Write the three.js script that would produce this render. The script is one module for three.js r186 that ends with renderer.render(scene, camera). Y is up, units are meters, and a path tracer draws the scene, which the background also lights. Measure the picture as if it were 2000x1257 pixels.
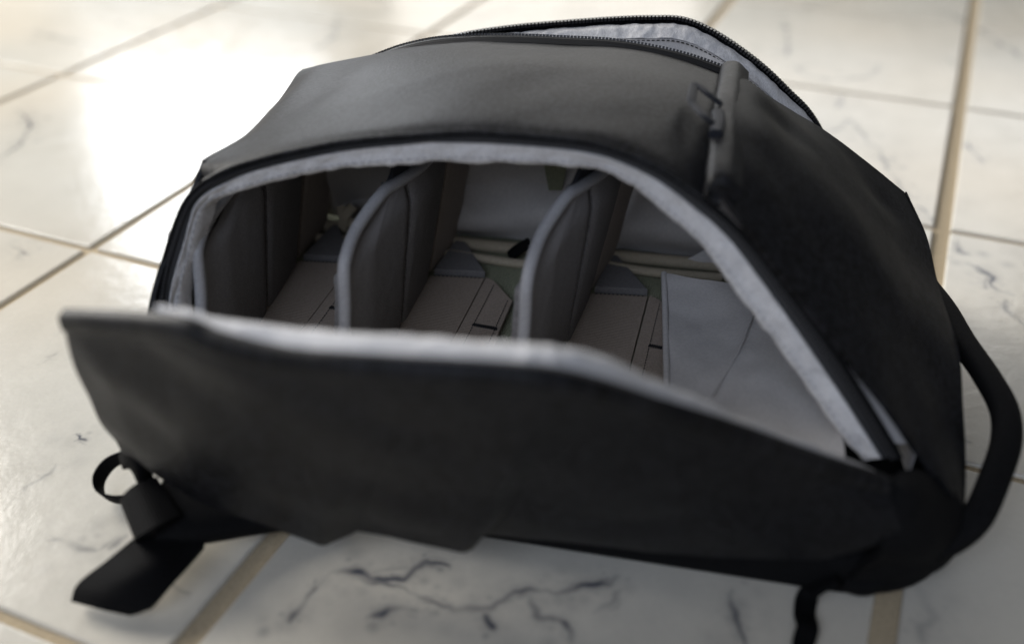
import * as THREE from 'three';
import { mergeGeometries } from 'three/addons/utils/BufferGeometryUtils.js';
import { RoundedBoxGeometry } from 'three/addons/geometries/RoundedBoxGeometry.js';
import { RectAreaLightUniformsLib } from 'three/addons/lights/RectAreaLightUniformsLib.js';
import { ImprovedNoise } from 'three/addons/math/ImprovedNoise.js';

// ------------------------------------------------------------ camera, light, exposure
const scene = new THREE.Scene();
const CAM_H = 0.43, PITCH = 33.62 * Math.PI / 180, FPX = 1967;
const camera = new THREE.PerspectiveCamera(35.44, 1024 / 643, 0.02, 40);
camera.position.set(0, CAM_H, 0);
camera.rotation.x = -PITCH;
camera.focus = 0.68;
camera.userData.fStop = 2.2;
const renderer = new THREE.WebGLRenderer({ antialias: true });
renderer.toneMapping = THREE.LinearToneMapping;
renderer.toneMappingExposure = 1.08;
renderer.shadowMap.enabled = true;
RectAreaLightUniformsLib.init();
scene.background = new THREE.Color().setRGB(0.11, 0.11, 0.112);     // dim light of the rest of the room

const noise = new ImprovedNoise();
const N3 = (x, y, z = 0) => noise.noise(x, y, z);
let seed = 7;
const rnd = () => { seed = (seed * 1664525 + 1013904223) >>> 0; return seed / 4294967296; };
const sm = (a, b, x) => { const t = Math.min(1, Math.max(0, (x - a) / (b - a))); return t * t * (3 - 2 * t); };
const lerp = (a, b, t) => a + (b - a) * t;

const used = {};
const numbered = (n) => { const k = used[n] = (used[n] ?? -1) + 1; return k ? `${n}_${String(k).padStart(3, '0')}` : n; };
function mesh(name, geo, mat, parent) {
  const m = new THREE.Mesh(geo, mat);
  m.name = name; m.castShadow = m.receiveShadow = true; parent.add(m);
  return m;
}
function thing(name, label, category, group) {
  const g = new THREE.Group(); g.name = numbered(name); g.userData = { label, category };
  if (group) g.userData.group = group;
  scene.add(g); return g;
}

// windows and an added bright panel behind and to the side of the floor in view: their light and their glare on the tiles
function windowThing(label, pos, look, w, h, radiance, color, bars) {
  const g = thing('window', label, 'window');
  g.position.set(...pos); g.lookAt(...look);
  const glow = new THREE.MeshStandardMaterial({ color: 0x000000, emissive: new THREE.Color().setRGB(...color), emissiveIntensity: 1.0, roughness: 0.4 });
  const white = new THREE.MeshStandardMaterial({ color: new THREE.Color().setRGB(0.7, 0.68, 0.63), roughness: 0.5 });
  mesh('pane', new THREE.BoxGeometry(w, h, 0.01), glow, g);
  const b = 0.06;
  for (const [x, y, sx, sy] of [[-w / 2 - b / 2, 0, b, h + 2 * b], [w / 2 + b / 2, 0, b, h + 2 * b], [0, h / 2 + b / 2, w, b], [0, -h / 2 - b / 2, w, b]]) {
    const m = mesh('frame', new RoundedBoxGeometry(sx, sy, 0.07, 2, 0.006), white, g); m.position.set(x, y, 0);
  }
  for (const x of bars) { const m = mesh('glazing_bar', new RoundedBoxGeometry(0.045, h, 0.05, 2, 0.006), white, g); m.position.set(x, 0, 0.022); }
  const l = new THREE.RectAreaLight(new THREE.Color().setRGB(...color), radiance, w, h);
  l.position.set(0, 0, 0.05); l.rotation.y = Math.PI; g.add(l);
  return g;
}
windowThing('bright window with slim frame beyond the base end of the backpack', [-1.2, 1.5, -3.9], [-1.2, 1.5, 0], 0.95, 0.92, 12, [0.96, 0.99, 1.03], [0.12]);
windowThing('wide pale glowing panel added in place of the bright far wall', [0.95, 1.5, -3.95], [0.95, 1.5, 0], 2.8, 1.9, 1.35, [1.0, 0.98, 0.94], [-0.7, 0, 0.7]);  // unseen bright wall, built as a glowing panel with window frame and bars
windowThing('tall window at the corner beyond the shoulder straps', [-2.45, 1.4, -1.95], [0, 0.1, -0.6], 1.6, 1.5, 15.5, [1.0, 0.968, 0.915], [0]);
windowThing('cool shaded window on the camera side of the floor', [-0.9, 1.9, 1.7], [0, 0.1, -0.6], 1.8, 1.3, 3.0, [0.78, 0.88, 1.08], [0]);

{ // unseen dark furniture, added for its blurred mirror image on the far tiles
  const g = thing('added_low_cabinet', 'low dark green cabinet added out of view for its reflection on the far tiles', 'cabinet');
  g.position.set(1.45, 0, -3.05); g.rotation.y = -0.35;
  const green = new THREE.MeshStandardMaterial({ color: new THREE.Color().setRGB(0.035, 0.05, 0.045), roughness: 0.6 });
  const box = (n, sx, sy, sz, x, y, z) => mesh(n, new RoundedBoxGeometry(sx, sy, sz, 2, 0.008), green, g).position.set(x, y, z);
  box('body', 1.7, 0.42, 0.4, 0, 0.32, 0); box('top', 1.76, 0.03, 0.44, 0, 0.548, 0);
  for (const x of [-0.42, 0.42]) box('door', 0.8, 0.38, 0.02, x, 0.32, 0.212);
  for (const x of [-0.78, 0.78]) for (const z of [-0.15, 0.15]) box('leg', 0.05, 0.115, 0.05, x, 0.053, z);
}

// ------------------------------------------------------------ photo pixel -> direction; the distance comes from the plane named
const cp = Math.cos(PITCH), sp = Math.sin(PITCH);
const ray = (x, y) => [x - 1000, -sp * FPX + cp * (628.5 - y), -cp * FPX - sp * (628.5 - y)];
function onFloor(x, y, lev = 0) { const d = ray(x, y), t = (lev - CAM_H) / d[1]; return [d[0] * t, lev, d[2] * t]; }
// the bag's own axes: u along its length, v across (away from the open side), w up
const YAW = 12 * Math.PI / 180, cy = Math.cos(YAW), sy = Math.sin(YAW), O = [-0.235, -0.535];
const toL = (x, y, z) => { const dx = x - O[0], dz = z - O[1]; return [dx * cy + dz * sy, dx * sy - dz * cy, y]; };
const CL = toL(0, CAM_H, 0);
const dirL = (x, y) => { const d = ray(x, y); return [d[0] * cy + d[2] * sy, d[0] * sy - d[2] * cy, d[1]]; };
const hit = (x, y, n, k) => { const d = dirL(x, y), t = (k - (CL[0] * n[0] + CL[1] * n[1] + CL[2] * n[2])) / (d[0] * n[0] + d[1] * n[1] + d[2] * n[2]); return [CL[0] + d[0] * t, CL[1] + d[1] * t, CL[2] + d[2] * t]; };
const PV = (x, y, v) => hit(x, y, [0, 1, 0], v), PW = (x, y, w) => hit(x, y, [0, 0, 1], w), PU = (x, y, u) => hit(x, y, [1, 0, 0], u);
const SIDE = (x, y, off = 0) => hit(x, y, [0, 1, -0.45], -0.07 + off);      // the sloping open side
const V3 = ([u, v, w]) => new THREE.Vector3(u, w, -v);

// ------------------------------------------------------------ shape helpers
function cr(p0, p1, p2, p3, t) {
  const t2 = t * t, t3 = t2 * t;
  return [0, 1, 2].map((i) => 0.5 * (2 * p1[i] + (p2[i] - p0[i]) * t + (2 * p0[i] - 5 * p1[i] + 4 * p2[i] - p3[i]) * t2 + (3 * p1[i] - p0[i] - 3 * p2[i] + p3[i]) * t3));
}
function at(pts, t) {                    // uniform Catmull-Rom through the points
  const n = pts.length - 1, f = Math.min(n - 1e-9, Math.max(0, t * n)), i = Math.floor(f);
  const g = (k) => k < 0 ? pts[0].map((a, j) => 2 * a - pts[1][j]) : k > n ? pts[n].map((a, j) => 2 * a - pts[n - 1][j]) : pts[k];
  return cr(g(i - 1), pts[i], pts[i + 1], g(i + 2), f - i);
}
function even(pts, n) {                  // n+1 points at even spacing
  const d = [], S = 400; let L = 0, prev = at(pts, 0); const tab = [[0, 0]];
  for (let k = 1; k <= S; k++) { const q = at(pts, k / S); L += Math.hypot(q[0] - prev[0], q[1] - prev[1], q[2] - prev[2]); tab.push([L, k / S]); prev = q; }
  for (let k = 0, j = 0; k <= n; k++) {
    const s = L * k / n; while (j < S - 1 && tab[j + 1][0] < s) j++;
    const [a, ta] = tab[j], [b, tb] = tab[j + 1]; d.push(at(pts, lerp(ta, tb, (s - a) / Math.max(1e-9, b - a))));
  }
  return d;
}
// a cloth sheet with thickness through several curves; bump(i/n, j/m) pushes along the normal
function sheet(curves, n, m, thick, bump) {
  const g = [];
  for (let j = 0; j <= m; j++) g.push([]);
  for (let i = 0; i <= n; i++) {
    const col = curves.map((c) => at(c, i / n));
    for (let j = 0; j <= m; j++) g[j].push(V3(col.length > 1 ? at(col, j / m) : col[0]));
  }
  const nrm = () => g.map((row, j) => row.map((p, i) => {
    const a = row[Math.max(0, i - 1)], b = row[Math.min(n, i + 1)], c = g[Math.max(0, j - 1)][i], d = g[Math.min(m, j + 1)][i];
    return new THREE.Vector3().subVectors(b, a).cross(new THREE.Vector3().subVectors(d, c)).normalize();
  }));
  let nn = nrm();
  if (bump) { for (let j = 0; j <= m; j++) for (let i = 0; i <= n; i++) g[j][i].addScaledVector(nn[j][i], bump(i / n, j / m, g[j][i])); nn = nrm(); }
  const pos = [], nor = [], uv = [], idx = [];
  const lenU = [0], lenV = [0], mj = m >> 1, mi = n >> 1;
  for (let i = 1; i <= n; i++) lenU.push(lenU[i - 1] + g[mj][i].distanceTo(g[mj][i - 1]));
  for (let j = 1; j <= m; j++) lenV.push(lenV[j - 1] + g[j][mi].distanceTo(g[j - 1][mi]));
  const put = (p, q, a, b) => { pos.push(p.x, p.y, p.z); nor.push(q.x, q.y, q.z); uv.push(a, b); return pos.length / 3 - 1; };
  const back = (j, i) => g[j][i].clone().addScaledVector(nn[j][i], -thick);
  for (const s of [1, -1]) {
    const base = pos.length / 3;
    for (let j = 0; j <= m; j++) for (let i = 0; i <= n; i++) put(s > 0 ? g[j][i] : back(j, i), nn[j][i].clone().multiplyScalar(s), lenU[i], lenV[j]);
    for (let j = 0; j < m; j++) for (let i = 0; i < n; i++) {
      const a = base + j * (n + 1) + i, b = a + 1, c = a + n + 1, d = c + 1;
      if (s > 0) idx.push(a, b, c, b, d, c); else idx.push(a, c, b, b, c, d);
    }
  }
  const strip = (list, flip) => {
    for (let k = 0; k < list.length - 1; k++) {
      const [j0, i0] = list[k], [j1, i1] = list[k + 1];
      const p = [g[j0][i0], g[j1][i1], back(j0, i0), back(j1, i1)];
      const q = new THREE.Vector3().subVectors(p[1], p[0]).cross(new THREE.Vector3().subVectors(p[2], p[0])).normalize().multiplyScalar(flip ? -1 : 1);
      const e = p.map((x, z) => put(x, q, lenU[i0] + (z & 1) * 0.002, lenV[j0] + (z >> 1) * 0.002));
      if (flip) idx.push(e[0], e[2], e[1], e[1], e[2], e[3]); else idx.push(e[0], e[1], e[2], e[1], e[3], e[2]);
    }
  };
  const rowI = [...Array(n + 1).keys()], colJ = [...Array(m + 1).keys()];
  strip(rowI.map((i) => [0, i]), true); strip(rowI.map((i) => [m, i]), false);
  strip(colJ.map((j) => [j, 0]), false); strip(colJ.map((j) => [j, n]), true);
  const geo = new THREE.BufferGeometry();
  geo.setAttribute('position', new THREE.Float32BufferAttribute(pos, 3));
  geo.setAttribute('normal', new THREE.Float32BufferAttribute(nor, 3));
  geo.setAttribute('uv', new THREE.Float32BufferAttribute(uv, 2));
  geo.setIndex(idx);
  return geo;
}
// a tube or strap swept along points: cross section is an ellipse or rounded band of half sizes a (across) and b (thick)
function sweep(pts, a, b, up, n = 60, k = 14, pow = 2, twist = null) {
  const P = even(pts, n).map(V3), U0 = V3(up), pos = [], nor = [], uv = [], idx = []; let s = 0;
  for (let i = 0; i <= n; i++) {
    const T = new THREE.Vector3().subVectors(P[Math.min(n, i + 1)], P[Math.max(0, i - 1)]).normalize();
    const Uu = typeof twist === 'function' ? V3(twist(i / n)) : U0;
    const S = new THREE.Vector3().crossVectors(T, Uu).normalize(), B = new THREE.Vector3().crossVectors(S, T).normalize();
    if (i) s += P[i].distanceTo(P[i - 1]);
    for (let j = 0; j <= k; j++) {
      const t = j / k * Math.PI * 2, c = Math.cos(t), d = Math.sin(t);
      const x = Math.sign(c) * Math.abs(c) ** (2 / pow), y = Math.sign(d) * Math.abs(d) ** (2 / pow);
      const p = P[i].clone().addScaledVector(S, x * a).addScaledVector(B, y * b);
      const q = new THREE.Vector3().addScaledVector(S, c / a * b).addScaledVector(B, d).normalize();
      pos.push(p.x, p.y, p.z); nor.push(q.x, q.y, q.z); uv.push(s, t * a * 0.7);
    }
  }
  for (let i = 0; i < n; i++) for (let j = 0; j < k; j++) { const q = i * (k + 1) + j; idx.push(q, q + k + 1, q + 1, q + 1, q + k + 1, q + k + 2); }
  for (const [r, f] of [[0, 1], [n, -1]]) {
    const c = pos.length / 3, T = new THREE.Vector3().subVectors(P[r ? n : 1], P[r ? n - 1 : 0]).normalize().multiplyScalar(r ? 1 : -1);
    pos.push(P[r].x, P[r].y, P[r].z); nor.push(T.x, T.y, T.z); uv.push(0, 0);
    for (let j = 0; j <= k; j++) { const q = (r * (k + 1) + j) * 3; pos.push(pos[q], pos[q + 1], pos[q + 2]); nor.push(T.x, T.y, T.z); uv.push(0.002 * Math.cos(j), 0.002 * Math.sin(j)); }
    for (let j = 0; j < k; j++) if (f > 0) idx.push(c, c + 1 + j, c + 2 + j); else idx.push(c, c + 2 + j, c + 1 + j);
  }
  const geo = new THREE.BufferGeometry();
  geo.setAttribute('position', new THREE.Float32BufferAttribute(pos, 3));
  geo.setAttribute('normal', new THREE.Float32BufferAttribute(nor, 3));
  geo.setAttribute('uv', new THREE.Float32BufferAttribute(uv, 2));
  geo.setIndex(idx);
  return geo;
}
// rows of small boxes along a line (zip teeth, stitches), joined
function beads(pts, pitch, size, up, fill = 1, offset = 0) {
  let L = 0; const e = even(pts, 200);
  for (let i = 1; i < e.length; i++) L += Math.hypot(e[i][0] - e[i - 1][0], e[i][1] - e[i - 1][1], e[i][2] - e[i - 1][2]);
  const n = Math.max(2, Math.round(L / pitch)), P = even(pts, n).map(V3), U0 = V3(up), out = [];
  for (let i = 0; i < n; i++) {
    const T = new THREE.Vector3().subVectors(P[i + 1], P[i]).normalize(), S = new THREE.Vector3().crossVectors(T, U0).normalize(), B = new THREE.Vector3().crossVectors(S, T);
    const g = new THREE.BoxGeometry(pitch * fill, size[1], size[0]);
    const side = offset ? (i & 1 ? offset : -offset) : 0;
    const m = new THREE.Matrix4().makeBasis(T, B, S).setPosition(P[i].clone().lerp(P[i + 1], 0.5).addScaledVector(S, side));
    out.push(g.applyMatrix4(m));
  }
  return mergeGeometries(out);
}
const shift = (pts, du, dv, dw) => pts.map((p) => [p[0] + du, p[1] + dv, p[2] + dw]);
const mix = (a, b, t, du = 0, dv = 0, dw = 0) => a.map((p, i) => [lerp(p[0], b[i][0], t) + du, lerp(p[1], b[i][1], t) + dv, lerp(p[2], b[i][2], t) + dw]);

// ------------------------------------------------------------ materials
function dataTex(size, fn, srgb, repeat) {
  const d = new Uint8Array(size * size * 4);
  for (let y = 0; y < size; y++) for (let x = 0; x < size; x++) {
    const c = fn(x, y), k = (y * size + x) * 4;
    for (let q = 0; q < 3; q++) { let l = Math.min(1, Math.max(0, Array.isArray(c) ? c[q] : c)); if (srgb) l = l <= 0.0031308 ? l * 12.92 : 1.055 * l ** (1 / 2.4) - 0.055; d[k + q] = Math.round(l * 255); }
    d[k + 3] = 255;
  }
  const t = new THREE.DataTexture(d, size, size, THREE.RGBAFormat);
  t.wrapS = t.wrapT = THREE.RepeatWrapping; t.magFilter = THREE.LinearFilter; t.minFilter = THREE.LinearMipmapLinearFilter; t.generateMipmaps = true;
  if (srgb) t.colorSpace = THREE.SRGBColorSpace;
  if (repeat) t.repeat.set(repeat, repeat);
  t.needsUpdate = true; return t;
}
const grain = [...Array(65536)].map(() => rnd());
const gr = (x, y) => grain[(y & 255) * 256 + (x & 255)];
const weave = dataTex(256, (x, y) => { const a = ((x >> 2) + (y >> 2)) & 1, tx = (x & 3) / 3 - 0.5, ty = (y & 3) / 3 - 0.5; return 0.75 - (a ? tx * tx : ty * ty) * 1.4 + 0.25 * (gr(x, y) - 0.5) + 0.2 * (gr(x >> 2, y >> 2) - 0.5); }, false, 1 / 0.045);
const cloth = dataTex(256, (x, y) => { const a = ((x >> 1) + (y >> 1)) & 1; return 0.45 + 0.1 * (a ? 1 : -1) + 0.25 * (gr(x, y) - 0.5) + 0.4 * (gr(x >> 1, (y >> 1) + 11) - 0.5) + 0.3 * (gr((x >> 2) + 7, y >> 1) - 0.5); }, false, 1 / 0.14);
const ribbed = dataTex(128, (x, y) => 0.5 + 0.42 * Math.sin(y / 128 * Math.PI * 2 * 16) + 0.12 * (gr(x, y) - 0.5), false, 1 / 0.03);
const felt = dataTex(256, (x, y) => 0.35 + 0.4 * gr(x, y) + 0.25 * gr(x >> 1, (y >> 1) + 90), false, 1 / 0.05);
const loops = dataTex(128, (x, y) => { const cx = (x & 7) - 3.5, c2 = (y & 7) - 3.5; return 0.9 - 0.05 * (cx * cx + c2 * c2) + 0.3 * (gr(x, y) - 0.5); }, false, 1 / 0.03);
const heather = (r, g, b, amt, rep) => dataTex(256, (x, y) => { const k = 1 + amt * (gr(x, y) - 0.5) + amt * 0.8 * (gr(x >> 1, (y >> 2) + 31) - 0.5); return [r * k, g * k, b * k]; }, true, rep);
const mat = (o) => new THREE.MeshPhysicalMaterial({ side: THREE.DoubleSide, ...o });
const M = {
  shell: mat({ map: heather(0.0088, 0.0091, 0.0108, 1.7, 1 / 0.2), bumpMap: cloth, bumpScale: 0.00017, roughness: 0.48, specularIntensity: 0.3 }),
  black: mat({ map: heather(0.006, 0.006, 0.0065, 0.7, 1 / 0.08), bumpMap: weave, bumpScale: 0.0002, roughness: 0.8, specularIntensity: 0.22 }),
  webbing: mat({ map: heather(0.005, 0.005, 0.0055, 0.5, 1 / 0.06), bumpMap: ribbed, bumpScale: 0.0003, roughness: 0.7, specularIntensity: 0.12 }),
  ziptape: mat({ map: heather(0.007, 0.007, 0.008, 0.5, 1 / 0.05), bumpMap: ribbed, bumpScale: 0.0002, roughness: 0.55 }),
  teeth: mat({ color: new THREE.Color().setRGB(0.02, 0.02, 0.022), roughness: 0.35 }),
  lining: mat({ map: heather(0.49, 0.47, 0.46, 0.18, 1 / 0.09), bumpMap: weave, bumpScale: 0.00012, roughness: 0.6 }),
  binding: mat({ map: heather(0.56, 0.555, 0.565, 0.3, 1 / 0.08), bumpMap: weave, bumpScale: 0.0003, roughness: 0.7 }),
  felt: mat({ map: heather(0.16, 0.153, 0.153, 0.35, 1 / 0.07), bumpMap: felt, bumpScale: 0.0002, roughness: 0.9 }),
  rib: mat({ map: heather(0.32, 0.262, 0.215, 0.3, 1 / 0.07), bumpMap: ribbed, bumpScale: 0.0004, roughness: 0.85 }),
  velcro: mat({ map: heather(0.24, 0.25, 0.17, 0.5, 1 / 0.06), bumpMap: loops, bumpScale: 0.0006, roughness: 0.95 }),
  piping: mat({ map: heather(0.36, 0.31, 0.23, 0.3, 1 / 0.05), bumpMap: weave, bumpScale: 0.0002, roughness: 0.8 }),
  rim: mat({ map: heather(0.3, 0.3, 0.315, 0.25, 1 / 0.06), bumpMap: weave, bumpScale: 0.0002, roughness: 0.55 }),  // divider edge binding; its bluish highlight is put into the paler colour
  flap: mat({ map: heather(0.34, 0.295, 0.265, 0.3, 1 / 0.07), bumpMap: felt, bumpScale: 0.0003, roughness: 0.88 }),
  navy: mat({ map: heather(0.012, 0.013, 0.019, 0.5, 1 / 0.06), bumpMap: weave, bumpScale: 0.0002, roughness: 0.7 }),  // shade above the divider rims, put into the colour
  stitch: mat({ color: new THREE.Color().setRGB(0.33, 0.33, 0.35), roughness: 0.7 }),
  thread: mat({ color: new THREE.Color().setRGB(0.012, 0.012, 0.013), roughness: 0.7 }),
  metal: mat({ color: new THREE.Color().setRGB(0.02, 0.022, 0.028), metalness: 0, roughness: 0.6, specularIntensity: 0.3 }),
  grout: mat({ map: heather(0.46, 0.37, 0.245, 0.25, 1 / 0.1), bumpMap: felt, bumpScale: 0.0008, roughness: 0.95 }),
};

// ------------------------------------------------------------ floor: marble-look tiles in sandy grout
const TN = 2048, X0 = -1.0, Z0 = -1.75, SPAN = 2.0;
const vein = new Float32Array(TN * TN);
function splat(x, z, r, a) {
  const cx = (x - X0) / SPAN * TN, cz = (z - Z0) / SPAN * TN, pr = r / SPAN * TN, R = Math.ceil(pr * 2.2);
  for (let j = -R; j <= R; j++) for (let i = -R; i <= R; i++) {
    const px = Math.round(cx) + i, pz = Math.round(cz) + j; if (px < 0 || pz < 0 || px >= TN || pz >= TN) continue;
    const d = ((px - cx) ** 2 + (pz - cz) ** 2) / (pr * pr), k = pz * TN + px;
    vein[k] = Math.max(vein[k], a * Math.exp(-d * 1.4));
  }
}
function veinLine(P, width, dark) {      // P on the floor in metres
  for (let i = 0; i < P.length - 1; i++) {
    const [ax, , az] = P[i], [bx, , bz] = P[i + 1], L = Math.hypot(bx - ax, bz - az), n = Math.ceil(L / 0.0009);
    for (let k = 0; k < n; k++) {
      const t = k / n, x = lerp(ax, bx, t), z = lerp(az, bz, t), s = (i + t) / (P.length - 1), e = sm(0, 0.2, s) * (1 - sm(0.8, 1, s));
      const wob = 0.006 * N3(x * 45, z * 45, 3) + 0.002 * N3(x * 160, z * 160, 7), wob2 = 0.006 * N3(x * 45, z * 45, 13) + 0.002 * N3(x * 160, z * 160, 17);
      const f = Math.max(0.3, 0.75 + 0.9 * N3(x * 60, z * 60, 21)), w = width * (0.6 + 0.4 * e) * Math.max(0.3, 0.8 + 0.9 * N3(x * 38, z * 38, 27));
      splat(x + wob, z + wob2, w, dark * f * (0.7 + 0.3 * e));
      if (k % 9 === 0) splat(x + wob + (rnd() - 0.5) * 0.03, z + wob2 + (rnd() - 0.5) * 0.03, 0.006 + 0.006 * rnd(), dark * 0.16 * rnd());
      if (k % 3 === 0) splat(x + wob + (rnd() - 0.5) * w * 5, z + wob2 + (rnd() - 0.5) * w * 5, w * 0.8, dark * 0.55 * f * rnd());
      if (k % 4 === 0) splat(x + wob + (rnd() - 0.5) * w * 11, z + wob2 + (rnd() - 0.5) * w * 11, w * 2.0, dark * 0.42 * f * rnd());
    }
  }
}
for (const [w, d, ...p] of [
  [0.0042, 0.75, [575, 1210], [600, 1165], [622, 1142]], [0.0028, 0.8, [622, 1142], [650, 1120], [700, 1108], [745, 1120], [790, 1122], [815, 1108], [835, 1096], [872, 1102]],
  [0.003, 0.6, [700, 1120], [760, 1130], [800, 1150], [850, 1168]], [0.0026, 0.85, [725, 1198], [775, 1184], [815, 1180]],
  [0.0034, 0.95, [830, 1168], [870, 1178], [920, 1184], [965, 1180], [1005, 1156], [1060, 1158], [1110, 1150], [1150, 1140], [1190, 1130], [1205, 1118]],
  [0.002, 0.7, [945, 1192], [952, 1222]], [0.003, 0.45, [1040, 1165], [1050, 1200], [1100, 1212]], [0.0026, 0.55, [1150, 1195], [1190, 1170], [1205, 1140]], [0.0024, 0.5, [1095, 1212], [1118, 1235], [1122, 1257]],
  [0.0024, 0.6, [1435, 1150], [1440, 1190], [1455, 1257]], [0.004, 0.35, [1790, 1140], [1810, 1200], [1800, 1257]],
  [0.0026, 0.8, [1866, 468], [1872, 490], [1892, 497]], [0.0026, 0.85, [1910, 518], [1935, 540], [1945, 560], [1978, 578]], [0.002, 0.9, [1965, 585], [1970, 605], [1992, 625], [2010, 660]], [0.003, 0.4, [1920, 540], [1935, 565]],
  [0.0026, 0.7, [1632, 212], [1640, 188], [1646, 210]], [0.0024, 0.75, [1596, 262], [1630, 255], [1652, 232], [1680, 258], [1705, 285], [1726, 312], [1745, 345]], [0.0022, 0.5, [1745, 345], [1775, 385]],
  [0.003, 0.6, [1790, 402], [1812, 410], [1820, 432]], [0.0028, 0.55, [1530, 40], [1540, 75], [1536, 112]], [0.0032, 0.4, [1545, 122], [1575, 150], [1640, 158], [1700, 148], [1716, 120]],
  [0.002, 0.6, [1888, 278], [1905, 300], [1922, 320]], [0.003, 0.5, [1840, 20], [1900, 50], [1960, 90], [2010, 120]], [0.002, 0.4, [1850, 110], [1870, 135]],
  [0.002, 0.55, [0, 310], [28, 290], [46, 268], [58, 240], [30, 214]], [0.003, 0.35, [280, 130], [310, 112], [360, 120], [400, 140]], [0.003, 0.35, [490, 118], [560, 105], [620, 92], [645, 78], [660, 55], [655, 15]],
  [0.0028, 0.6, [150, 846], [162, 858], [174, 866]], [0.0018, 0.35, [40, 965], [70, 940], [110, 900]], [0.0022, 0.4, [90, 1050], [140, 1060], [185, 1075]], [0.0028, 0.55, [320, 1130], [345, 1155], [372, 1160]], [0.003, 0.5, [210, 1068], [240, 1045]],
  [0.002, 0.4, [85, 695], [105, 690]], [0.004, 0.3, [880, 20], [940, 35], [1000, 15]], [0.003, 0.3, [1050, 30], [1110, 20], [1180, 25]], [0.002, 0.5, [1885, 855], [1900, 858]],
  [0.003, 0.35, [60, 60], [130, 80], [200, 90]], [0.002, 0.5, [20, 480], [60, 500]],
]) { const q = p.map(([x, y]) => onFloor(x, y)); veinLine(q, w * 1.35, Math.min(1, d * 1.4)); veinLine(q, w * 3.4, d * 0.4); veinLine(q.map(([x, y, z], i) => [x + 0.014 * N3(i * 1.3 + 3, w * 500, d * 7), 0, z + 0.014 * N3(i * 1.3 + 8, w * 600, d * 5 + 2)]), w * 1.1, d * 0.5); veinLine(q.map(([x, y, z], i) => [x + 0.009 * N3(i * 1.7, w * 900, d * 9), 0, z + 0.009 * N3(i * 1.7, w * 700, d * 11 + 5)]), w * 0.8, d * 0.75); }
for (let k = 0; k < 60; k++) {           // faint veins all over
  let x = X0 + rnd() * SPAN, z = Z0 + rnd() * SPAN, a = rnd() * 6.28; const P = [[x, 0, z]], far = z < -1.4 || z > -0.25 || Math.abs(x) > 0.75;
  for (let i = 0; i < 6; i++) { a += (rnd() - 0.5) * 1.3; x += Math.cos(a) * 0.03; z += Math.sin(a) * 0.03; P.push([x, 0, z]); }
  veinLine(P, 0.0016 + rnd() * 0.002, far ? 0.45 : 0.1 + 0.12 * rnd());
}
const floorMap = dataTex(TN, (x, y) => {
  const wx = X0 + x / TN * SPAN, wz = Z0 + y / TN * SPAN;
  const cloud = 0.055 * N3(wx * 9, wz * 9, 1) + 0.035 * N3(wx * 30, wz * 30, 5), speck = 0.03 * (gr(x, y) - 0.5) + 0.025 * (gr(x >> 1, y >> 1) - 0.5) + 0.02 * N3(wx * 220, wz * 220, 2);
  const v = Math.min(1, vein[y * TN + x]), k = 1 + cloud + speck, warm = 0.03 * N3(wx * 5, wz * 5, 40);
  return [lerp((0.6 + warm) * k, 0.06, v), lerp(0.565 * k, 0.065, v), lerp((0.49 - warm) * k, 0.085, v)];
}, true);
floorMap.wrapS = floorMap.wrapT = THREE.MirroredRepeatWrapping;
const tileRough = dataTex(512, (x, y) => 0.185 + 0.05 * N3(x / 40, y / 40, 9) + 0.06 * (gr(x, y) - 0.5) + 0.03 * N3(x / 9, y / 9, 4), false);
const tileBump = dataTex(512, (x, y) => 0.5 + 0.3 * N3(x / 22, y / 22, 3) + 0.14 * N3(x / 7, y / 7, 6) + 0.06 * (gr(x, y) - 0.5), false);
tileBump.repeat.set(8, 8); tileRough.repeat.set(6, 6);
M.tile = new THREE.MeshPhysicalMaterial({ map: floorMap, roughnessMap: tileRough, roughness: 1, bumpMap: tileBump, bumpScale: 0.00022, ior: 1.5 });

const floor = new THREE.Group(); floor.name = 'floor'; floor.userData = { kind: 'structure', label: 'cream marble look floor tiles with sandy grout' }; scene.add(floor);
floor.rotation.y = -23.03 * Math.PI / 180;
const nA = [0.920, 0.391], dB = [0.391, -0.920];
const aL = [-0.634, -0.292, 0.043], bL = [0.227, 0.557, 0.884, 1.198];
const aW = { '-0.634': 0.0075, '-0.292': 0.0125, '0.043': 0.0135 };
for (let k = 1; k < 5; k++) { aL.unshift(aL[0] - 0.34); aL.push(aL[aL.length - 1] + 0.337); }
for (let k = 1; k < 6; k++) { bL.unshift(bL[0] - 0.325); bL.push(bL[bL.length - 1] + 0.322); }
const gapA = (a) => aW[a] ?? 0.008, gapB = 0.0065;
const base = mesh('grout', new THREE.BoxGeometry(aL.at(-1) - aL[0], 0.02, bL.at(-1) - bL[0], 1, 1, 1), M.grout, floor);
base.position.set((aL[0] + aL.at(-1)) / 2, -0.0128, -(bL[0] + bL.at(-1)) / 2);
{ const p = base.geometry.attributes.position, uv = base.geometry.attributes.uv; for (let i = 0; i < p.count; i++) uv.setXY(i, p.getX(i), p.getZ(i)); }
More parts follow.
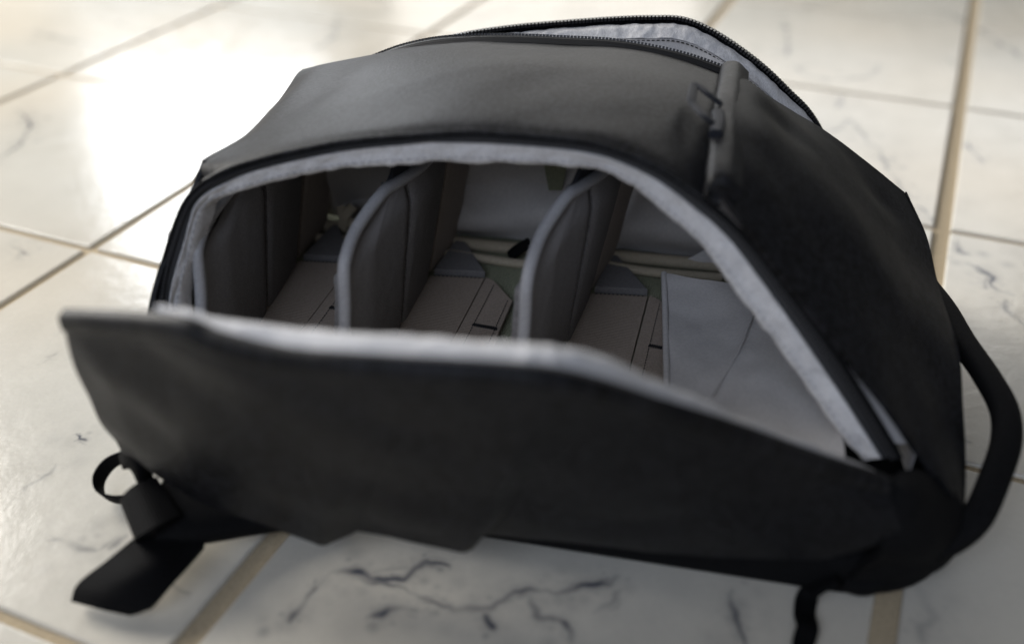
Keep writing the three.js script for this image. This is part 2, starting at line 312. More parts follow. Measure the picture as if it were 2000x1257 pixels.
for (let i = 0; i < aL.length - 1; i++) for (let j = 0; j < bL.length - 1; j++) {
  const a0 = aL[i] + gapA(aL[i]) / 2, a1 = aL[i + 1] - gapA(aL[i + 1]) / 2, b0 = bL[j] + gapB / 2, b1 = bL[j + 1] - gapB / 2;
  const g = new RoundedBoxGeometry(a1 - a0, 0.012, b1 - b0, 3, 0.0022);
  const ca = (a0 + a1) / 2, cb = (b0 + b1) / 2, p = g.attributes.position, uv = g.attributes.uv;
  for (let k = 0; k < p.count; k++) {
    const a = ca + p.getX(k), b = cb - p.getZ(k), x = nA[0] * a + dB[0] * b, z = nA[1] * a + dB[1] * b;
    uv.setXY(k, (x - X0) / SPAN, (z - Z0) / SPAN);
  }
  const t = mesh('tile', g, M.tile, floor);
  t.position.set(ca, -0.006, -cb);
}

// ------------------------------------------------------------ the backpack
const bag = thing('camera_backpack', 'charcoal camera backpack lying on its back with its side door unzipped', 'backpack');
bag.position.set(O[0], 0, O[1]); bag.rotation.y = -YAW;
const part = (name, geo, m, parent = bag) => mesh(name, geo, m, parent);

// padded back panel resting on the floor
{
  const s = new THREE.Shape(), u0 = 0.02, u1 = 0.49, v0 = -0.062, v1 = 0.262, r = 0.06;
  s.moveTo(u0 + r, v0); s.lineTo(u1 - r, v0); s.quadraticCurveTo(u1, v0, u1, v0 + r); s.lineTo(u1, v1 - r); s.quadraticCurveTo(u1, v1, u1 - r, v1);
  s.lineTo(u0 + r, v1); s.quadraticCurveTo(u0, v1, u0, v1 - r); s.lineTo(u0, v0 + r); s.quadraticCurveTo(u0, v0, u0 + r, v0);
  const g = new THREE.ExtrudeGeometry(s, { depth: 0.012, bevelEnabled: true, bevelSize: 0.012, bevelThickness: 0.011, bevelSegments: 5, curveSegments: 14 });
  g.rotateX(-Math.PI / 2); g.translate(0, 0.0115, 0);
  part('back_panel', g, M.black);
}

// outlines of the open side, outer to inner
const lowL = [[0.022, -0.052, 0.045], [0.024, -0.04, 0.075]];
const Nside = [...lowL, ...[[304, 600], [312, 535], [332, 462], [360, 396], [399, 355], [447, 331], [519, 309], [590, 293], [678, 277], [797, 266], [900, 259], [969, 261], [1129, 275], [1208, 295], [1288, 330], [1367, 381], [1450, 452], [1553, 577], [1645, 700], [1715, 810], [1765, 895]].map(([x, y]) => SIDE(x, y))];
const T0 = [[0.036, -0.05, 0.045], [0.036, -0.04, 0.07], ...[[328, 598], [338, 540], [356, 478], [372, 420], [385, 391], [411, 371], [479, 339], [558, 317], [678, 293], [797, 281], [850, 277], [969, 280], [1089, 289], [1168, 301], [1228, 322], [1288, 353], [1347, 397], [1418, 459], [1488, 548], [1575, 669], [1663, 800], [1722, 893]].map(([x, y]) => SIDE(x, y, 0.003))];
const T1 = [[0.05, -0.046, 0.045], [0.046, -0.038, 0.07], ...[[352, 600], [360, 558], [379, 478], [399, 411], [439, 383], [519, 359], [598, 341], [678, 329], [850, 318], [969, 319], [1089, 324], [1168, 331], [1208, 347], [1248, 373], [1328, 441], [1387, 500], [1444, 577], [1509, 665], [1575, 752], [1632, 835], [1684, 900]].map(([x, y]) => SIDE(x, y, 0.009))];
const rs = (c, n = 60) => even(c, n);
const n0 = rs(Nside), t0 = rs(T0), t1 = rs(T1);
part('zipper_tape', sheet([n0, mix(n0, t0, 0.5, 0, 0.001, 0), t0], 240, 6, 0.0016), M.ziptape);
const pucker = (f, a) => (i, j, p) => a * Math.sin(j * Math.PI) + a * 0.9 * N3(i * f, j * 2.2, 1.5) + a * 0.35 * N3(i * f * 3, j * 5, 4.5);
part('opening_binding', sheet([t0, mix(t0, t1, 0.5, 0, -0.001, 0.001), t1, mix(t1, t1, 0, 0, 0.012, -0.002)], 300, 12, 0.0012, pucker(58, 0.0017)), M.binding);
part('binding_stitches', mergeGeometries([0.8].map((k) => beads(mix(t0, t1, k, 0, -0.0018, 0.0012), 0.0046, [0.0005, 0.0005], [0, -0.7, 0.7], 0.6))), M.stitch).userData.kind = 'stuff';
const nz = mix(n0, t0, 0.42, 0, -0.0018, 0.001);
const zt = part('zipper_teeth', beads(nz, 0.0022, [0.0042, 0.0016], [0, -0.7, 0.7], 0.62), M.teeth); zt.userData.kind = 'stuff';
part('zipper_cord', sweep(mix(n0, t0, 0.16, 0, -0.001, 0.001), 0.0016, 0.0016, [0, -0.7, 0.7], 200, 8), M.black);

// charcoal front panel facing up
const nearTop = [SIDE(399, 356), ...[[447, 331], [519, 309], [590, 293], [678, 277], [797, 266], [900, 259], [969, 261], [1129, 275], [1208, 295], [1288, 330], [1375, 388]].map(([x, y]) => SIDE(x, y, -0.002))];
const shoulder = [PW(396, 312, 0.181), ...nearTop.slice(1).map(([u, v, w], i) => [u, v + 0.016, w + 0.0035])];
const farTop = [[592, 134, 0.178], [640, 122, 0.18], [715, 110, 0.182], [780, 97, 0.184], [850, 88, 0.186], [930, 83, 0.186], [1010, 83, 0.186], [1100, 87, 0.186], [1190, 92, 0.186], [1270, 104, 0.186], [1345, 122, 0.186], [1425, 150, 0.186]].map(([x, y, v]) => PV(x, y, v));
const farSh = farTop.map(([u, v, w], i) => [u, v - 0.014, w + (i ? 0.002 : 0.0005)]);
const wr = (i, j, p) => 0.0017 * N3(p.x * 11 + p.z * 13, p.z * 6 - p.x * 5, 2.1) + 0.0006 * (0.5 - Math.abs(N3(p.x * 15 + p.z * 22, p.z * 7 - p.x * 4, 9.4))) + 0.0003 * N3(p.x * 34 + p.z * 24, p.z * 12, 6.3);
const crown = (t, h) => mix(shoulder, farSh, t).map(([u, v, w], i) => [u + (i ? 0 : 0.006), v, w + (i ? h * Math.min(1, i / 3) : -0.002)]);
part('front_panel', sheet([nearTop, shoulder, crown(0.33, 0.004), crown(0.67, 0.005), farSh, farTop], 150, 90, 0.0025, wr), M.shell);
part('front_panel_hem', sweep(nearTop.map(([u, v, w]) => [u, v - 0.0005, w + 0.0005]), 0.0018, 0.0018, [0, -0.7, 0.7], 160, 8), M.shell);

// base end of the bag (turned away from the camera)
{
  const a = [PW(396, 312, 0.181), [0.058, 0.1, 0.176], PV(592, 134, 0.178)], b = [[0.026, -0.026, 0.11], [0.026, 0.1, 0.115], [0.026, 0.215, 0.11]], c = [[0.018, -0.054, 0.03], [0.014, 0.1, 0.03], [0.018, 0.25, 0.03]];
  part('base_end', sheet([a, b, c], 40, 40, 0.003, (i, j, p) => 0.0015 * N3(p.y * 30, p.z * 20, 3)), M.shell);
}

// far side: closed part of the shell, door standing a little open, its pale lining and zip
{
  const e = [[600, 134, 0.186], [720, 108, 0.195], [830, 82, 0.212], [920, 70, 0.22], [1010, 60, 0.228], [1100, 52, 0.235], [1200, 45, 0.238], [1270, 43, 0.238], [1335, 46, 0.238], [1400, 74, 0.234], [1480, 130, 0.226], [1540, 186, 0.222], [1592, 243, 0.22]].map(([x, y, v]) => PV(x, y, v));
  e[0][2] -= 0.014; e[1][2] -= 0.01; e[2][2] -= 0.004; e[3][2] -= 0.001;
  e.push([0.44, 0.222, 0.11], [0.47, 0.225, 0.07]);
  const foot = e.map(([u], i) => [lerp(0.05, 0.48, i / (e.length - 1)), 0.262, 0.028]);
  part('far_side_door', sheet([foot, mix(foot, e, 0.5, 0, 0.016, 0), e], 90, 30, 0.003, (i, j, p) => 0.0016 * N3(p.x * 24, p.y * 24, 5)), M.shell);
  const ee = e.map(([u, v, w]) => [u, v - 0.004, w - 0.001]);
  const inn = ee.map(([u, v, w], i) => [u, v - 0.012, w - 0.006]), inn2 = inn.map(([u, v, w], i) => [u - 0.001, v - 0.002, w - 0.02]);
  part('far_door_binding', sheet([ee, mix(ee, inn, 0.5, 0, 0, 0.003), inn], 260, 8, 0.0012, pucker(60, 0.0009)), M.binding);
  part('far_door_lining', sheet([inn, inn2, mix(inn2, foot, 0.6, 0, -0.02, 0), mix(inn2, foot, 1, 0, -0.03, 0.012)], 80, 30, 0.0012, (i, j, p) => 0.002 * N3(p.x * 30, p.y * 40, 7)), M.lining);
  part('far_door_seam', beads(mix(inn, inn2, 0.05, 0, -0.0015, 0.0005), 0.0034, [0.0006, 0.0006], [0, -0.5, 0.8], 0.6), M.thread).userData.kind = 'stuff';
  part('far_door_zipper_tape', sheet([shift(e.slice(2), 0, 0.004, -0.002), shift(e.slice(2), 0, 0.0005, 0.0035)], 160, 3, 0.0014), M.ziptape);
  part('far_door_zipper_teeth', beads(shift(e.slice(2), 0, -0.0012, 0.0036), 0.0026, [0.0046, 0.0022], [0, 0, 1], 0.6), M.teeth).userData.kind = 'stuff';
  // body side of that zip
  const f = farTop.slice(2).map((p) => [...p]); f[0][2] -= 0.006; f[1][2] -= 0.002;
  const f2 = f.map(([u, v, w], i) => [u, v + 0.009, w - 0.001]);
  part('far_zipper_tape', sheet([f.map(([u, v, w]) => [u, v - 0.001, w + 0.0005]), mix(f, f2, 0.5, 0, 0, 0.004), f2, f2.map(([u, v, w]) => [u, v + 0.002, w - 0.012])], 140, 10, 0.0015), M.ziptape);
  part('far_zipper_teeth', beads(mix(f, f2, 0.85, 0, 0, 0.004), 0.0024, [0.0042, 0.0016], [0, 0.3, 1], 0.6), M.teeth).userData.kind = 'stuff';
}

// top flap with rolled hem, folded over the top end
const hemA = PV(1418, 140, 0.186), hemB = SIDE(1393, 362, -0.004);
const fNear = [[1398, 372], [1455, 445], [1556, 573], [1660, 702], [1738, 797], [1798, 884], [1851, 950]].map(([x, y]) => SIDE(x, y, -0.006)); fNear.push([0.497, -0.036, 0.044]);
const fFar = [[1426, 142, 0.186], [1465, 166, 0.188], [1510, 192, 0.19], [1555, 218, 0.19], [1602, 246, 0.19], [1660, 289, 0.19], [1715, 331, 0.19], [1768, 374, 0.19]].map(([x, y, v]) => PV(x, y, v));
fNear[0][2] += 0.005; fNear[1][2] += 0.002; fFar[0][2] += 0.005; fFar[1][2] += 0.002;
const endE = [fNear.at(-1), [0.4985, 0.003, 0.064], [0.4965, 0.045, 0.087], [0.491, 0.105, 0.098], [0.485, 0.15, 0.112], fFar.at(-1)];
{
  const cols = [fNear]; const K = 5;
  for (let k = 1; k < K; k++) {
    const t = k / K, top = [lerp(hemB[0], hemA[0], t) + 0.006, lerp(hemB[1], hemA[1], t), lerp(hemB[2], hemA[2], t) + 0.0068 + 0.006 * Math.sin(Math.PI * t)], end = at(endE, t);
    cols.push(fNear.map((p, i) => {
      const s = i / (fNear.length - 1), q = [0, 1, 2].map((z) => lerp(p[z], fFar[i][z], t)), bl = (1 - s);
      const ends = [0, 1, 2].map((z) => lerp(top[z], end[z], s)); const b = Math.sin(Math.PI * s) * 0.012;
      return [lerp(q[0], ends[0], 0.75), lerp(q[1], ends[1], 0.75), lerp(q[2], ends[2], 0.75) + b * Math.sin(Math.PI * Math.min(1, t * 1.1))];
    }));
    cols[k][fNear.length - 1] = end; cols[k][0] = top;
  }
  for (const c of cols.slice(1)) { c[1][2] += 0.004; c[2][2] += 0.001; }
  cols.push(fFar);
  const dent = (p, u, v, r) => Math.exp(-(((p.x - u) ** 2 + (-p.z - v) ** 2) / (r * r)));
  part('top_flap', sheet(cols, 110, 90, 0.003, (i, j, p) => 0.0015 * N3(p.x * 18, p.z * 16, 4.4) + 0.0003 * N3(p.x * 60, p.z * 50, 2.4) - 0.0028 * dent(p, 0.385, 0.13, 0.02) - 0.003 * dent(p, 0.455, 0.15, 0.016) - 0.002 * dent(p, 0.37, 0.06, 0.018)), M.shell);
  const low = [[0.49, -0.05, 0.026], [0.5, 0.003, 0.026], [0.501, 0.045, 0.026], [0.501, 0.105, 0.026], [0.5, 0.15, 0.026], [0.462, 0.2, 0.026]];
  part('top_end', sheet([endE, mix(endE, low, 0.4, -0.002, -0.002, -0.006), low], 50, 24, 0.001, (i, j, p) => 0.0014 * N3(p.y * 30, p.z * 22, 9)), M.shell);
  const hemM = [lerp(hemA[0], hemB[0], 0.5) - 0.001, lerp(hemA[1], hemB[1], 0.5), lerp(hemA[2], hemB[2], 0.5) + 0.006];
  const hemN = [hemB[0] + 0.003, hemB[1] - 0.004, hemB[2] - 0.007];
  const prof = [[0.004, -0.005], [-0.003, -0.003], [-0.0038, 0.0015], [-0.0022, 0.0052], [0.0025, 0.007], [0.008, 0.0062], [0.015, 0]];
  part('flap_hem', sheet(prof.map(([du, dw]) => [[hemA[0] + du, hemA[1] + 0.003, hemA[2] + dw], mix([hemA], [hemM], 0.5, du, 0, dw + 0.0012)[0], [hemM[0] + du, hemM[1], hemM[2] + dw], mix([hemM], [hemB], 0.5, du, 0, dw + 0.0012)[0], [hemB[0] + du, hemB[1], hemB[2] + dw], [hemN[0] + du * 0.7, hemN[1], hemN[2] + dw * 0.5]]), 60, 30, 0.0022, (i, j, p) => 0.0006 * N3(p.z * 40, j * 3, 2)), M.shell);
}
// pale inside of the flap pocket seen in the gap beside the zip
part('flap_lining', sheet([[SIDE(1650, 712, 0.008), SIDE(1686, 792, 0.008), SIDE(1712, 850, 0.008), SIDE(1716, 864, 0.008)], [SIDE(1680, 712, 0.012), SIDE(1740, 792, 0.012), SIDE(1790, 856, 0.012), SIDE(1798, 868, 0.012)]], 24, 8, 0.001), M.lining);

// latch loop under the hem
{
  const w = 0.214, q = (x, y, k = 0) => PW(x, y, w + k);
  part('latch_loop', sweep([q(1412, 205, -0.004), q(1385, 184, 0.001), q(1362, 166, 0.003), q(1355, 172, 0.003), q(1351, 192, 0.003), q(1357, 206, 0.002), q(1378, 228, 0.001), q(1404, 246, -0.004)], 0.0028, 0.0011, [0.25, 0, 1], 70, 12, 4), M.metal);
  part('latch_anchor', sweep([q(1402, 222, -0.004), q(1404, 240, -0.004), q(1398, 262, -0.004)], 0.004, 0.003, [0, 0, 1], 12, 10, 3), M.metal);
}

// open door on the near side: free edge, body, pocket at its foot
const dE = [[142, 612, -0.12], [211, 612, -0.13], [364, 620, -0.147], [430, 646, -0.152], [561, 677, -0.158], [693, 688, -0.163], [850, 697, -0.163], [1000, 706, -0.16], [1089, 716, -0.157], [1188, 742, -0.147], [1300, 783, -0.13], [1421, 832, -0.112], [1582, 896, -0.085], [1716, 944, -0.066]].map(([x, y, v]) => PV(x, y, v));
const dB_ = [[250, 872, -0.09], [300, 905, -0.1], [390, 962, -0.108], [470, 993, -0.112], [545, 1020, -0.114], [630, 1052, -0.116], [695, 1022, -0.113], [800, 1040, -0.112], [905, 1056, -0.112], [935, 1018, -0.1], [1150, 1046, -0.093], [1400, 1070, -0.088], [1600, 1070, -0.082], [1766, 1030, -0.072]].map(([x, y, v]) => PV(x, y, v));
{ const D = 65, a = [], b = []; for (let k = 0; k <= D; k++) { a.push(at(dE, k / D)); const f = Math.min(12.9999, k / D * 13), i = Math.floor(f); b.push([0, 1, 2].map((z) => lerp(dB_[i][z], dB_[i + 1][z], f - i))); } dE.splice(0, 99, ...a); dB_.splice(0, 99, ...b); }
const dM1 = mix(dE, dB_, 0.33, 0, -0.006, 0), dM2 = mix(dE, dB_, 0.7, 0, -0.004, 0);

part('side_door', sheet([dE, mix(dE, dB_, 0.08, 0, -0.004, 0), dM1, dM2, dB_], 195, 70, 0.006, (i, j, p) => -(0.0035 * Math.exp(-(((j - 0.12) / 0.04) ** 2)) + 0) * 0.6 + 0.0034 * N3(p.x * 13 + p.y * 10, p.y * 16, 3.1) * sm(0, 0.3, j) + 0.003 * (0.4 - Math.abs(N3(p.x * 9 - p.y * 7, p.y * 14 + p.x * 3, 5.7))) * sm(0.05, 0.35, j) + 0.0008 * N3(p.x * 40, p.y * 40, 8.2)), M.shell);
const rim0 = [[308, 614, -0.141], [364, 618, -0.146], [430, 645, -0.151], [561, 676, -0.157], [693, 687, -0.162], [850, 696, -0.162], [1000, 705, -0.159], [1089, 715, -0.156], [1188, 741, -0.146], [1300, 782, -0.129], [1421, 831, -0.111], [1582, 895, -0.084], [1714, 942, -0.065]].map(([x, y, v]) => PV(x, y, v));
const rim1 = [[306, 602, -0.136], [368, 612, -0.138], [430, 626, -0.14], [561, 644, -0.145], [693, 655, -0.149], [850, 664, -0.149], [1009, 676, -0.146], [1089, 683, -0.144], [1168, 697, -0.135], [1300, 754, -0.118], [1421, 810, -0.1], [1582, 871, -0.074], [1703, 922, -0.056]].map(([x, y, v]) => PV(x, y, v));
part('side_door_binding', sheet([rim0, mix(rim0, rim1, 0.5, 0, 0, 0.002), rim1, mix(rim1, rim1, 0, 0, 0.006, -0.012)], 240, 14, 0.0012, pucker(34, 0.0009)), M.binding);
part('side_door_zipper_tape', sweep(dE.map(([u, v, w]) => [u, v - 0.001, w - 0.0015]), 0.0022, 0.0022, [0, -0.7, 0.7], 160, 8), M.ziptape);
part('side_door_zipper_teeth', beads(dE.map(([u, v, w]) => [u, v - 0.003, w - 0.001]), 0.0026, [0.0042, 0.0016], [0, -1, 0.4], 0.6), M.teeth).userData.kind = 'stuff';
{ // pale inner face of the door
  const a = rim1.map(([u, v, w]) => [u, v + 0.002, w - 0.006]), b = rim1.map((p, i) => { const q = at(dB_, 0.08 + 0.92 * i / (rim1.length - 1)); return [q[0], q[1] + 0.03, 0.055]; });
  part('side_door_lining', sheet([a, mix(a, b, 0.5, 0, 0.006, -0.004), b], 90, 24, 0.0012, (i, j, p) => 0.002 * N3(p.x * 30, p.y * 40, 11)), M.lining);
}
// corner where door, flap and strap anchor meet
part('corner_gusset', sheet([[PV(1716, 944, -0.066), PV(1760, 925, -0.055), PV(1800, 930, -0.045), PV(1850, 955, -0.036)], [PV(1716, 990, -0.072), PV(1770, 975, -0.07), PV(1820, 985, -0.058), PV(1868, 1000, -0.042)], [PV(1720, 1050, -0.078), PV(1780, 1045, -0.076), PV(1830, 1050, -0.062), PV(1880, 1040, -0.045)], [[0.44, -0.075, 0.022], [0.47, -0.066, 0.022], [0.485, -0.056, 0.022], [0.495, -0.042, 0.022]]], 40, 30, 0.004, (i, j, p) => 0.003 * N3(p.x * 45, p.y * 50, 2)), M.black);

// ------------------------------------------------------------ inside of the bag
const FL = 0.04;                              // inside floor height
part('inner_floor', sheet([[[0.02, -0.055, FL - 0.002], [0.25, -0.06, FL - 0.002], [0.43, -0.05, FL - 0.002]], [[0.02, 0.25, FL - 0.002], [0.25, 0.25, FL - 0.002], [0.46, 0.245, FL - 0.002]]], 40, 40, 0.006), M.velcro);
part('inner_near_sill', sheet([[[0.025, -0.058, 0.062], [0.2, -0.072, 0.062], [0.45, -0.062, 0.07]], [[0.025, -0.05, FL], [0.2, -0.06, FL], [0.46, -0.05, FL]]], 40, 6, 0.002), M.lining);
part('inner_far_wall', sheet([[[0.03, 0.226, FL], [0.14, 0.216, FL], [0.25, 0.218, FL], [0.35, 0.218, FL], [0.46, 0.22, FL]], [[0.03, 0.216, 0.066], [0.14, 0.203, 0.062], [0.25, 0.208, 0.066], [0.35, 0.204, 0.066], [0.45, 0.21, 0.066]], [[0.03, 0.232, 0.11], [0.14, 0.224, 0.11], [0.25, 0.232, 0.112], [0.35, 0.22, 0.11], [0.44, 0.214, 0.1]], [[0.05, 0.205, 0.17], [0.14, 0.196, 0.185], [0.25, 0.196, 0.19], [0.34, 0.19, 0.18], [0.42, 0.19, 0.14]]], 90, 40, 0.0015, (i, j, p) => 0.011 * N3(p.x * 17 + p.y * 14, p.y * 18, 3.7) * Math.sin(Math.PI * j) + 0.005 * (0.4 - Math.abs(N3(p.x * 22 - p.y * 20, p.y * 12 + p.x * 8, 1.3))) * Math.sin(Math.PI * j) + 0.001 * N3(p.x * 60, p.y * 44, 1.9)), M.lining);
part('inner_base_wall', sheet([[[0.022, -0.045, FL], [0.02, 0.1, FL], [0.022, 0.23, FL]], [[0.036, -0.005, 0.145], [0.034, 0.1, 0.145], [0.036, 0.2, 0.14]]], 30, 20, 0.002), M.lining);
for (const [dv, r, x0, x1] of [[0, 0.0048, 0.03, 0.4], [-0.019, 0.0036, 0.03, 0.36]]) part('floor_piping', sweep([[x0, 0.2 + dv, FL + 0.003], [0.09, 0.203 + dv, FL + 0.002], [0.168, 0.196 + dv, FL + 0.003], [0.215, 0.2 + dv * 1.2, FL + 0.0015], [0.26, 0.201 + dv * 0.8, FL + 0.003], [0.31, 0.2 + dv, FL + 0.004], [x1, 0.206 + dv, FL + 0.002]], r, r, [0, 0, 1], 80, 12), M.piping);
part('wall_velcro_strip', sheet([[PV(1062, 322, 0.214), PV(1072, 372, 0.218)], [PV(1108, 322, 0.214), PV(1098, 372, 0.218)]], 6, 6, 0.001), M.velcro);
part('elastic_loop', mergeGeometries([sweep([PV(664, 402, 0.185), PV(672, 425, 0.182), PV(690, 438, 0.184)], 0.004, 0.0015, [0, -1, 0.3], 14, 10, 3), sweep([PV(690, 402, 0.185), PV(674, 420, 0.18), PV(668, 444, 0.184)], 0.004, 0.0015, [0, -1, 0.3], 14, 10, 3)]), M.piping);
part('inner_zip_pull', sweep([PV(996, 500, 0.185), PV(1010, 488, 0.184), PV(1034, 474, 0.184)], 0.0045, 0.002, [0, -0.6, 0.8], 16, 12, 3), M.webbing);
{ // pale pocket across the top end of the compartment
  const a = [PW(1296, 534, 0.062), PW(1298, 600, 0.06), PW(1300, 690, 0.058), PW(1302, 770, 0.056), PW(1304, 850, 0.056)];
  const b = [PW(1360, 545, 0.066), PW(1385, 620, 0.062), PW(1400, 700, 0.064), PW(1390, 780, 0.06), PW(1380, 870, 0.06)];
  const c = [PW(1430, 552, 0.072), PW(1478, 610, 0.072), PW(1490, 700, 0.07), PW(1480, 800, 0.07), PW(1460, 890, 0.066)];
  const d = [PW(1560, 580, 0.082), PW(1600, 680, 0.078), PW(1630, 780, 0.073), PW(1650, 880, 0.07), PW(1640, 930, 0.066)];
  part('end_pocket', sheet([a, b, c, d], 50, 50, 0.0014, (i, j, p) => 0.0026 * N3(p.x * 24, p.z * 24, 6.6) + 0.001 * N3(p.x * 70, p.z * 50, 2)), M.lining);
  part('pocket_hem', sweep(shift(a, 0.0005, 0, 0), 0.0022, 0.0022, [0, 0, 1], 40, 10), M.lining);
  part('pocket_seam', sweep([PW(1476, 602, 0.0735), PW(1440, 690, 0.0685), PW(1392, 772, 0.0635)], 0.0007, 0.0005, [0, 0, 1], 30, 6), M.lining);
  part('end_wall', sheet([[[0.33, 0.2, 0.045], [0.4, 0.21, 0.09], [0.44, 0.19, 0.1]], [[0.44, 0.19, 0.05], [0.455, 0.18, 0.075], [0.46, 0.17, 0.1]], [[0.47, -0.02, 0.05], [0.47, -0.02, 0.07], [0.468, -0.02, 0.085]]], 20, 30, 0.0014), M.lining);
}

// ------------------------------------------------------------ carry handle and straps
{
  const c = [[1800, 545, 0.06], [1842, 600, 0.066], [1880, 665, 0.068], [1928, 735, 0.068], [1962, 800, 0.066], [1966, 862, 0.062], [1945, 930, 0.056], [1912, 1005, 0.048], [1870, 1045, 0.04], [1820, 1070, 0.034]].map(([x, y, w]) => PW(x, y, w));
  part('carry_handle', sweep(c, 0.0082, 0.0062, [0.2, 0, 1], 90, 18, 2.8), M.black);
}
{
  const F = (x, y, w) => PW(x, y, w);
  part('shoulder_strap', sweep([F(590, 968, 0.014), F(480, 985, 0.018), F(380, 1000, 0.024), F(310, 1000, 0.028)], 0.021, 0.009, [0.2, 0, 1], 40, 16, 3), M.black);
  part('strap_fold', sheet([[F(352, 1004, 0.036), F(305, 930, 0.04)], [F(302, 1028, 0.041), F(262, 946, 0.044)], [F(264, 1052, 0.034), F(234, 974, 0.036)], [F(268, 1062, 0.018), F(240, 992, 0.016)]], 20, 24, 0.004), M.webbing);
  part('shoulder_strap_tail', sheet([[F(400, 1060, 0.02), F(345, 1030, 0.026), F(285, 1030, 0.026)], [F(345, 1130, 0.018), F(285, 1105, 0.026), F(215, 1088, 0.022)], [F(288, 1188, 0.012), F(220, 1155, 0.018), F(152, 1138, 0.014)], [F(254, 1203, 0.0075), F(195, 1190, 0.0095), F(137, 1174, 0.008)]], 24, 30, 0.0065), M.webbing);
  part('strap_webbing_loop', sweep([F(300, 885, 0.03), F(255, 888, 0.028), F(215, 904, 0.022), F(193, 935, 0.014), F(198, 964, 0.009), F(232, 976, 0.008), F(290, 968, 0.012)], 0.0009, 0.0052, [-0.25, -0.35, 0.9], 60, 14, 4), M.webbing);
  part('strap_anchor', sweep([F(250, 872, 0.05), F(262, 905, 0.045), F(285, 925, 0.035)], 0.012, 0.004, [-0.7, -0.6, 0.4], 20, 12, 3), M.webbing);
  part('compression_strap', sweep([F(1640, 1128, 0.02), F(1600, 1142, 0.012), F(1578, 1165, 0.004), F(1572, 1200, 0.003), F(1578, 1225, 0.006), F(1570, 1257, 0.004), F(1566, 1310, 0.003)], 0.0058, 0.0022, [0, 0, 1], 60, 10, 4), M.webbing);
  part('strap_buckle', sweep([F(1640, 1120, 0.016), F(1680, 1132, 0.012), F(1715, 1120, 0.014)], 0.009, 0.006, [0, 0, 1], 20, 12, 3), M.black);
}

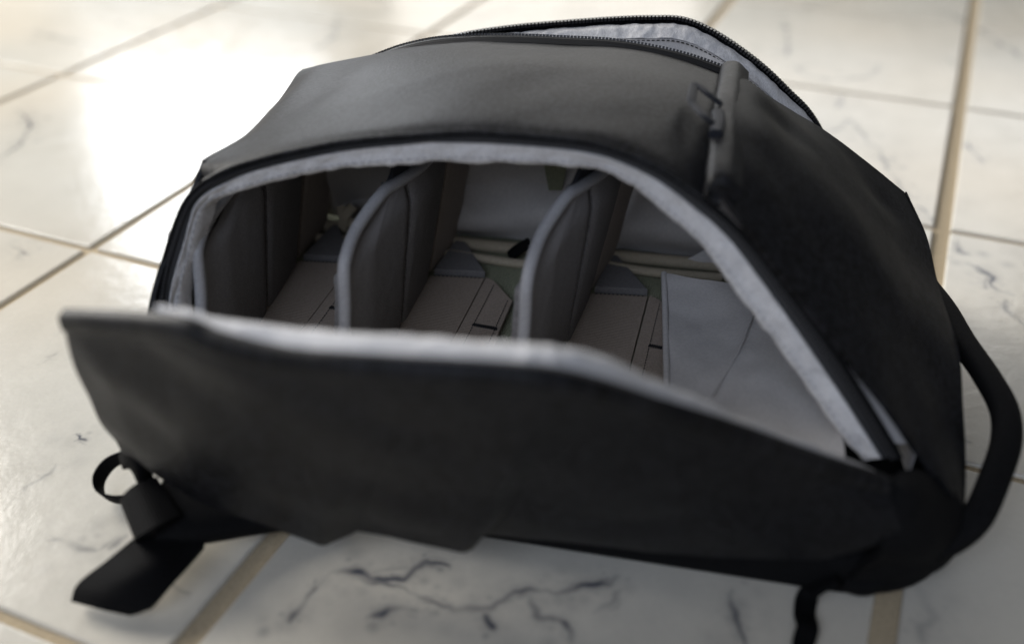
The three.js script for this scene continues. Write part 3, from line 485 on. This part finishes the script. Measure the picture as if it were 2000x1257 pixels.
// ------------------------------------------------------------ padded dividers standing inside
function divider(label, uN, uF, opts = {}) {
  const g = thing('padded_divider', label, 'divider', 'padded dividers inside the backpack');
  g.position.copy(bag.position); g.rotation.copy(bag.rotation);
  const U = (v, w) => uN + (uF - uN) * Math.min(1.4, Math.max(0, v / 0.142)) + 0.19 * sm(0.02, 0.11, v) * (w - FL) + 0.1 * Math.max(0, v - 0.142);
  const top = opts.top ?? 0.158, vs = opts.shift ?? 0;
  const board = (name, v0, v1, th, back, topf, m) => {
    const rows = [];
    for (let k = 0; k <= 16; k++) { const s = k / 16; rows.push([...Array(8).keys()].map((q) => { const t = q / 7, v = lerp(v0(s), v1(s), t), w = lerp(FL + 0.003, topf(v), s); return [U(v, w) - back, v, w]; })); }
    return mesh(name, sheet(rows, 30, 30, th, (i, j) => -(name === 'near_panel' ? 0.005 * (1 - sm(0, 0.42, i)) + 0.005 * (1 - sm(0, 0.16, 1 - j)) : name === 'middle_panel' ? 0.005 * (1 - sm(0, 0.16, 1 - j)) : 0) - 0.0012 * (1 - Math.min(1, 14 * Math.min(i, 1 - i, j + 0.1, 1.05 - j)) ** 0.7) + 0.0003 * N3(i * 9, j * 9, uN * 90)), m, g);
  };
  const nearV = (s) => { const w = lerp(FL, top, s); return lerp(-0.018, 0.001, sm(0.04, 0.13, w)) + 0.052 * sm(0.118, top + 0.001, w) ** 2.7 + vs; };
  const topN = (v) => top - 0.010 * (1 - sm(0.02 + vs, 0.065 + vs, v));
  board('near_panel', (s) => nearV(s) + 0.003, () => 0.0735, 0.011, 0, topN, M.felt);
  board('middle_panel', () => 0.0775, () => 0.139, 0.011, 0, topN, M.felt);
  board('spine', (s) => Math.max(0.06, nearV(s)), () => 0.152, 0.0022, 0.0085, (v) => top - 0.012, M.felt);
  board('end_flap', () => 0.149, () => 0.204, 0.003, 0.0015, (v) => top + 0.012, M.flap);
  const rim = [];
  for (const w of [FL + 0.002, 0.06, 0.08, 0.1, 0.112, 0.124, 0.134, 0.143].map((x) => FL + (x - FL) * (top - FL) / 0.113)) { const v = nearV((w - FL) / (top - FL)) + 0.0005; rim.push([U(v, w) - 0.0075, v, w]); }
  for (const v of [0.056, 0.068, 0.082, 0.1, 0.12, 0.142]) rim.push([U(v + vs, topN(v + vs)) - 0.0075, v + vs, topN(v + vs) + 0.001]);
  mesh('rim', sweep(rim, 0.0038, 0.0036, [0, -0.7, 0.7], 90, 14, 2.3), M.rim, g);
  { // folded top leaning back from the rim, shade put into its near-black colour
    const a = [], b = [];
    for (let k = 0; k <= 6; k++) {
      const t = k / 6, v = lerp(0.064, 0.146, t) + vs, v2 = lerp(0.092, 0.15, t) + vs;
      a.push([U(v, topN(v)) - 0.0085, v, topN(v) + 0.002]); b.push([U(v2, top) - 0.005, v2, Math.min(0.19, top + 0.03)]);
    }
    mesh('top_fold_shade', sheet([a, mix(a, b, 0.5, -0.002, 0, 0), b], 20, 10, 0.003), M.navy, g);
  }
  // the flat base under it, lying on the bag's floor
  const y = FL + 0.0012, uB = uF;
  const slab = (name, pts, h, m) => {
    const s = new THREE.Shape(pts.map(([u, v]) => new THREE.Vector2(u, v)));
    const e = new THREE.ExtrudeGeometry(s, { depth: h - 0.0012, bevelEnabled: true, bevelSize: 0.0006, bevelThickness: 0.0006, bevelSegments: 2 });
    e.rotateX(-Math.PI / 2); e.translate(0, y, 0);
    return mesh(name, e, m, g);
  };
  slab('base_panel', [[uN - 0.008, -0.035], [uB + 0.034, -0.035], [uB + 0.0405, 0.1475], [uB + 0.001, 0.1425]], 0.0028, M.rib);
  const wing = slab('base_wing', [[uB + 0.036, -0.035], [uB + 0.064, -0.035], [uB + 0.0675, 0.12], [uB + 0.049, 0.1435], [uB + 0.0425, 0.1475]], 0.0036, M.rib);
  slab('base_tip', [[uB + 0.003, 0.1485], [uB + 0.0395, 0.1525], [uB + 0.008, 0.204]], 0.0058, M.felt);
  const zz = y + 0.0036;
  const st = mesh('stitching', mergeGeometries([
    beads([[uB + 0.0445, -0.03, zz], [uB + 0.0475, 0.06, zz], [uB + 0.0505, 0.138, zz]], 0.0032, [0.0005, 0.0004], [0, 0, 1], 0.55),
    beads([[uB + 0.0615, -0.03, zz], [uB + 0.0635, 0.06, zz], [uB + 0.0648, 0.119, zz]], 0.0032, [0.0005, 0.0004], [0, 0, 1], 0.55),
    beads([[uB + 0.003, 0.1418, y + 0.003], [uB + 0.02, 0.1438, y + 0.003], [uB + 0.039, 0.1458, y + 0.003]], 0.003, [0.0006, 0.0004], [0, 0, 1], 0.5),
  ]), M.thread, g); st.userData.kind = 'stuff';
  const zig = []; for (let k = 0; k <= 22; k++) zig.push([uB + 0.048 + 0.0172 * k / 22, 0.0835 - 0.002 * k / 22 + (k & 1 ? 0.0013 : -0.0013), zz + 0.0002]);
  mesh('bar_tack', sweep(zig, 0.0006, 0.0006, [0, 0, 1], 130, 6), M.thread, wing);
  return g;
}
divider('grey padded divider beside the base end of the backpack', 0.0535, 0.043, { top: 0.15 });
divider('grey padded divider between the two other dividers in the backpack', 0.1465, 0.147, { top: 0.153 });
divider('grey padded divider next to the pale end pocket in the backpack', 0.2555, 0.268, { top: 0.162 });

renderer.render(scene, camera);
